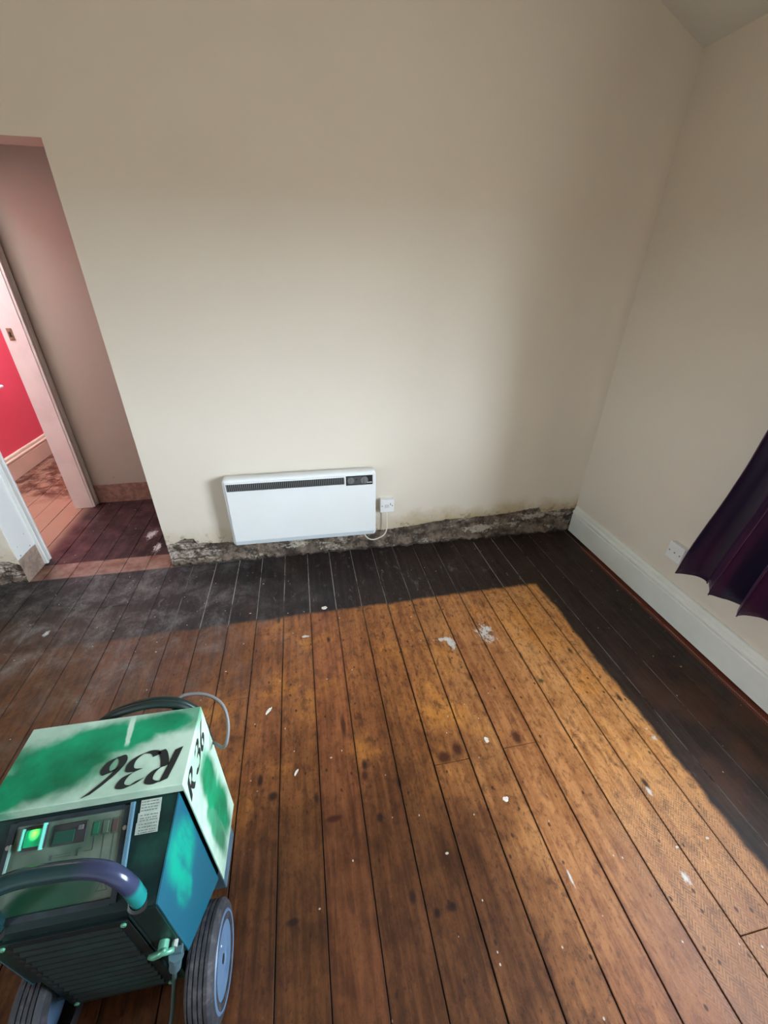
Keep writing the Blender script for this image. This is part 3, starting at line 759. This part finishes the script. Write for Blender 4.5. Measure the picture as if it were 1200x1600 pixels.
# U handle
M_tube = plain('indigo_grey_tube', (.050, .075, .13), .22, .3, .12, 12)
hp = [(-.068, -.140, .49), (-.068, -.141, .53), (-.069, -.140, .562), (-.078, -.136, .592), (-.098, -.128, .610), (-.125, -.121, .615), (-.16, -.116, .615), (-.225, -.113, .613), (-.265, -.115, .612), (-.29, -.122, .607), (-.305, -.134, .585), (-.308, -.140, .55), (-.308, -.140, .49)]
bm = tube(bmesh.new(), catmull(hp, 6), .0155, 20)
g = G('indigo_tube_with_overspray'); p = g.pos(True)
x, y, z = g.xyz(p); m1 = g.step(x + (g.noise(p, 20, 3)-.5)*.04, -.125, -.165); m2 = g.step(z + (g.noise(p, 30, 3)-.5)*.01, .575, .560)*g.step(x, -.12, -.10)
c = g.mix(m1*.75, (.032, .040, .085), (.003, .036, .026)); c = g.mix(m2*.85, c, (.01, .25, .23))
M_hand = g.set(Base_Color=c, Roughness=.22, Metallic=.15)
hd = obj('handle', bm, M_hand, dh, True); hd['label'] = 'curved indigo tube handle'
for xx in (-.068, -.308):
    bm = bmesh.new(); lathe(bm, (xx, -.140, .513), (0, -.35, 1), [(.0165, 0), (.022, 0), (.022, .006), (.0165, .008)], 24); obj('collar', bm, M_black, hd)
# front intake grille with pressed ribs
gx0, gx1, gz0, gz1 = -.313, -.090, .100, .487
bm = bmesh.new(); box(bm, gx0, gx1, YF-.006, YF+.002, gz0, gz1, 0, .001)
gril = obj('intake_grille', bm, M_grille, dh)
bm = bmesh.new(); nr = 13
for i in range(nr):
    zc = gz0+.028 + (gz1-gz0-.056)*i/(nr-1)
    prism(bm, [(-.0055, zc-.011), (-.0105, zc-.004), (-.0105, zc+.002), (-.0055, zc+.009)], lambda a, b: (gx0+.022, YF+a, b), lambda a, b: (gx1-.02, YF+a, b))
obj('rib', bm, M_grille, gril)
bm = bmesh.new()
for i in range(nr):
    zc = gz0+.026 + (gz1-gz0-.056)*i/(nr-1); cyl(bm, (gx0+.012, YF-.0055, zc), (0, -1, 0), .0055, .0012, 14)
obj('perforation', bm, M_black, gril)
M_lug = plain('pale_green_metal', (.10, .30, .20), .35, .3)
for xx, zz_ in ((gx0+.008, gz1-.010), (gx1-.010, gz1-.012), (gx0+.012, gz0+.010), (gx1-.010, gz0+.010)):
    bm = bmesh.new(); cyl(bm, (xx, YF-.006, zz_), (0, -1, 0), .0055, .0045, 12, 0, .001); obj('screw', bm, M_lug, gril)
# edge frame right of the grille
bm = bmesh.new(); box(bm, -.086, -.036, YF-.003, YF+.001, .262, .508, 0, .001); box(bm, -.0862, -.0835, YF-.005, YF, .262, .50)
obj('corner_plate', bm, M_dkg, dh)
# drain tap with wing lever
tap = obj('drain_tap', cyl(bmesh.new(), (-.058, YF-.002, .348), (0, -1, 0), .010, .022, 18, 0, .002), M_lug, dh); tap['label'] = 'pale green wing tap'
bm = bmesh.new()
tube(bm, [(-.085, YF-.022, .338), (-.074, YF-.024, .344), (-.060, YF-.024, .352), (-.048, YF-.024, .366)], lambda t_: .0045+.003*math.sin(t_*PI*2)**2, 10)
tube(bm, [(-.060, YF-.024, .352), (-.050, YF-.022, .344), (-.038, YF-.018, .340)], .0052, 10)
obj('wing_lever', bm, M_lug, tap, True)
bm = bmesh.new(); cyl(bm, (-.040, YF-.002, .334), (0, -1, 0), .006, .012, 8); obj('nut', bm, plain('bright_steel', (.6, .66, .62), .25, .6), tap)
# cable gland and flex
M_gland = plain('blue_grey_nylon', (.06, .11, .13), .4)
bm = bmesh.new(); cyl(bm, (-.046, YF-.012, .292), (-.25, -.15, -1), .0155, .012, 8); cyl(bm, (-.0485, YF-.0135, .281), (-.25, -.15, -1), .0125, .040, 20, 0, .002); cyl(bm, (-.058, YF-.019, .243), (-.25, -.15, -1), .009, .008, 16)
box(bm, -.060, -.034, YF-.014, YF+.002, .292, .302)
gla = obj('cable_gland', bm, M_gland, dh)
pts = [(-.058, YF-.019, .245), (-.064, YF-.024, .215), (-.075, YF-.030, .165), (-.088, YF-.035, .11), (-.10, YF-.045, .055), (-.108, YF-.075, .018), (-.10, YF-.13, .0065), (-.05, YF-.22, .0055), (.03, YF-.33, .0055), (.02, YF-.55, .0055)]
o = obj('power_flex', tube(bmesh.new(), catmull(pts, 8), .0048, 12), plain('grey_green_flex', (.035, .065, .06), .45), dh, True); o['label'] = 'dark power cord hanging from the gland'
# wheels
def mat_rubber():
    g = G('dusty_ribbed_rubber'); p = g.pos(True); n = g.noise(p, 30, 5, .7)
    c = g.mix(g.step(n, .45, .7), (.018, .018, .023), (.065, .058, .064)); g.bump(n, .3, .002); return g.set(Base_Color=c, Roughness=.75)
M_rub = mat_rubber(); M_hub = plain('pale_blue_grey_hub', (.085, .145, .235), .45, 0, .12, 14)
R_ = .113; wy_ = -.143
def wheel(xo, s):
    """xo: outer face x; s=+1 faces right"""
    tw = .062; bm = bmesh.new()
    prof = [(.070, 0.0), (.086, -.001), (.092, .0015), (.100, .001), (.107, .004), (.111, .009)]
    a = .012
    for i in range(4):
        w0 = .0115 + i*.0105
        prof += [(R_, w0), (R_, w0+.0072), (R_-.0035, w0+.0078), (R_-.0035, w0+.0098)]
    prof += [(R_, .0535), (.110, tw-.005), (.100, tw), (.070, tw)]
    lathe(bm, (xo, wy_, R_), (-s, 0, 0), prof, 72, 0)
    wh = obj('wheel', bm, M_rub, dh)
    bm = bmesh.new(); lathe(bm, (xo, wy_, R_), (-s, 0, 0), [(0, .0035), (.018, .0035), (.022, .001), (.060, .0028), (.078, .001), (.0875, -.002), (.0905, .001), (.0905, .02), (0, .02)], 64, 0, False)
    hb_ = obj('hub', bm, M_hub, wh); hb_['label'] = 'pale blue-grey wheel disc'
    bm = bmesh.new(); cyl(bm, (xo-s*.0045, wy_, R_), (s, 0, 0), .0095, .002, 18); obj('axle_hole', bm, M_black, hb_)
    bm = bmesh.new(); cyl(bm, (xo-s*.002, wy_+.01, R_+.045), (s, 0, 0), .0022, .0014, 10); obj('valve', bm, M_print, hb_)
wheel(.018, 1); wheel(-.390, -1)
bm = bmesh.new(); tube(bm, [(-.345, wy_, R_), (-.030, wy_, R_)], .008, 14); obj('axle', bm, M_black, dh)
bm = bmesh.new()
for xx in (-.318, -.078): box(bm, xx-.004, xx+.004, wy_-.0, wy_+.06, R_-.02, .27)
box(bm, -.31, -.085, -.10, .0, .045, .09)
obj('chassis', bm, M_black, dh)
for xx in (-.33, -.04): obj('foot', cyl(bmesh.new(), (xx, .12, 0), (0, 0, 1), .016, .014, 16), M_black, dh)
# hose coil and grey lead behind the hood
M_hose = plain('dark_green_hose', (.003, .016, .013), .5, 0, .2, 30)
pts = [(-.28, D+.004, .52), (-.262, D+.012, .575), (-.215, D+.020, .606), (-.14, D+.024, .622), (-.08, D+.022, .618), (-.04, D+.016, .596), (-.02, D+.014, .55), (-.02, D+.012, .40), (-.06, D+.012, .30), (-.16, D+.014, .26), (-.25, D+.012, .33), (-.28, D+.010, .45)]
bm = tube(bmesh.new(), catmull(pts, 8), .0095, 12)
tube(bm, catmull([(a*.96-.006, b+.018, c-.010) for a, b, c in pts], 8), .0095, 12)
o = obj('drain_hose', bm, M_hose, dh, True); o['label'] = 'dark green hose coiled behind the hood'
pts = [(-.09, D+.022, .56), (-.07, D+.05, .60), (-.035, D+.058, .600), (.006, D+.052, .590), (.038, D+.032, .570), (.050, D+.0, .540), (.046, D-.03, .510), (.032, D-.030, .49), (.012, D-.012, .48), (-.01, D+.012, .46)]
o = obj('rear_lead', tube(bmesh.new(), catmull(pts, 8), .0042, 10), plain('grey_cable', (.16, .15, .15), .5), dh, True); o['label'] = 'thin grey cable looping behind the right corner'

# ---------------------------------------------------------------- loose paint flakes on the boards
M_flake = plain('paint_flake', (.74, .70, .62), .6, 0, .1, 80)
def flake(px, py, a, b, rot, label, sd):
    r_ = random.Random(sd); bm = bmesh.new(); n = 14; top = []; bot = []
    for i in range(n):
        t_ = 2*PI*i/n; k_ = r_.uniform(.78, 1.15); x_, y_ = a*k_*math.cos(t_), b*k_*math.sin(t_)
        x2, y2 = x_*math.cos(rot)-y_*math.sin(rot), x_*math.sin(rot)+y_*math.cos(rot); zz_ = .0012+.0016*r_.random()
        bot.append(bm.verts.new((x2, y2, .0))); top.append(bm.verts.new((x2*.97, y2*.97, zz_)))
    for i in range(n): bm.faces.new((bot[i], bot[(i+1)%n], top[(i+1)%n], top[i]))
    cc = bm.verts.new((0, 0, .0014)); [bm.faces.new((top[i], top[(i+1)%n], cc)) for i in range(n)]; bm.faces.new(bot[::-1])
    o = obj('paint_flake', bm, M_flake); o.location = (px, py, .0008); tag(o, label, 'paint flake', 'loose paint flakes on the floorboards')
flake(.582, .842, .013, .0085, .4+1.2, 'large oval white paint flake right of the broken board end', 1)
flake(-.249, 1.120, .018, .0065, .9, 'long pale paint flake lying behind the dehumidifier on orange boards', 2)
flake(.015, 1.685, .015, .012, .3, 'cream paint flake on the black border in front of the heater', 3)
flake(-.140, .855, .014, .004, 1.0, 'thin pale paint flake nearest the green dehumidifier', 4)
flake(.563, .634, .011, .008, .1, 'small round pale flake on the board below the oval one', 5)
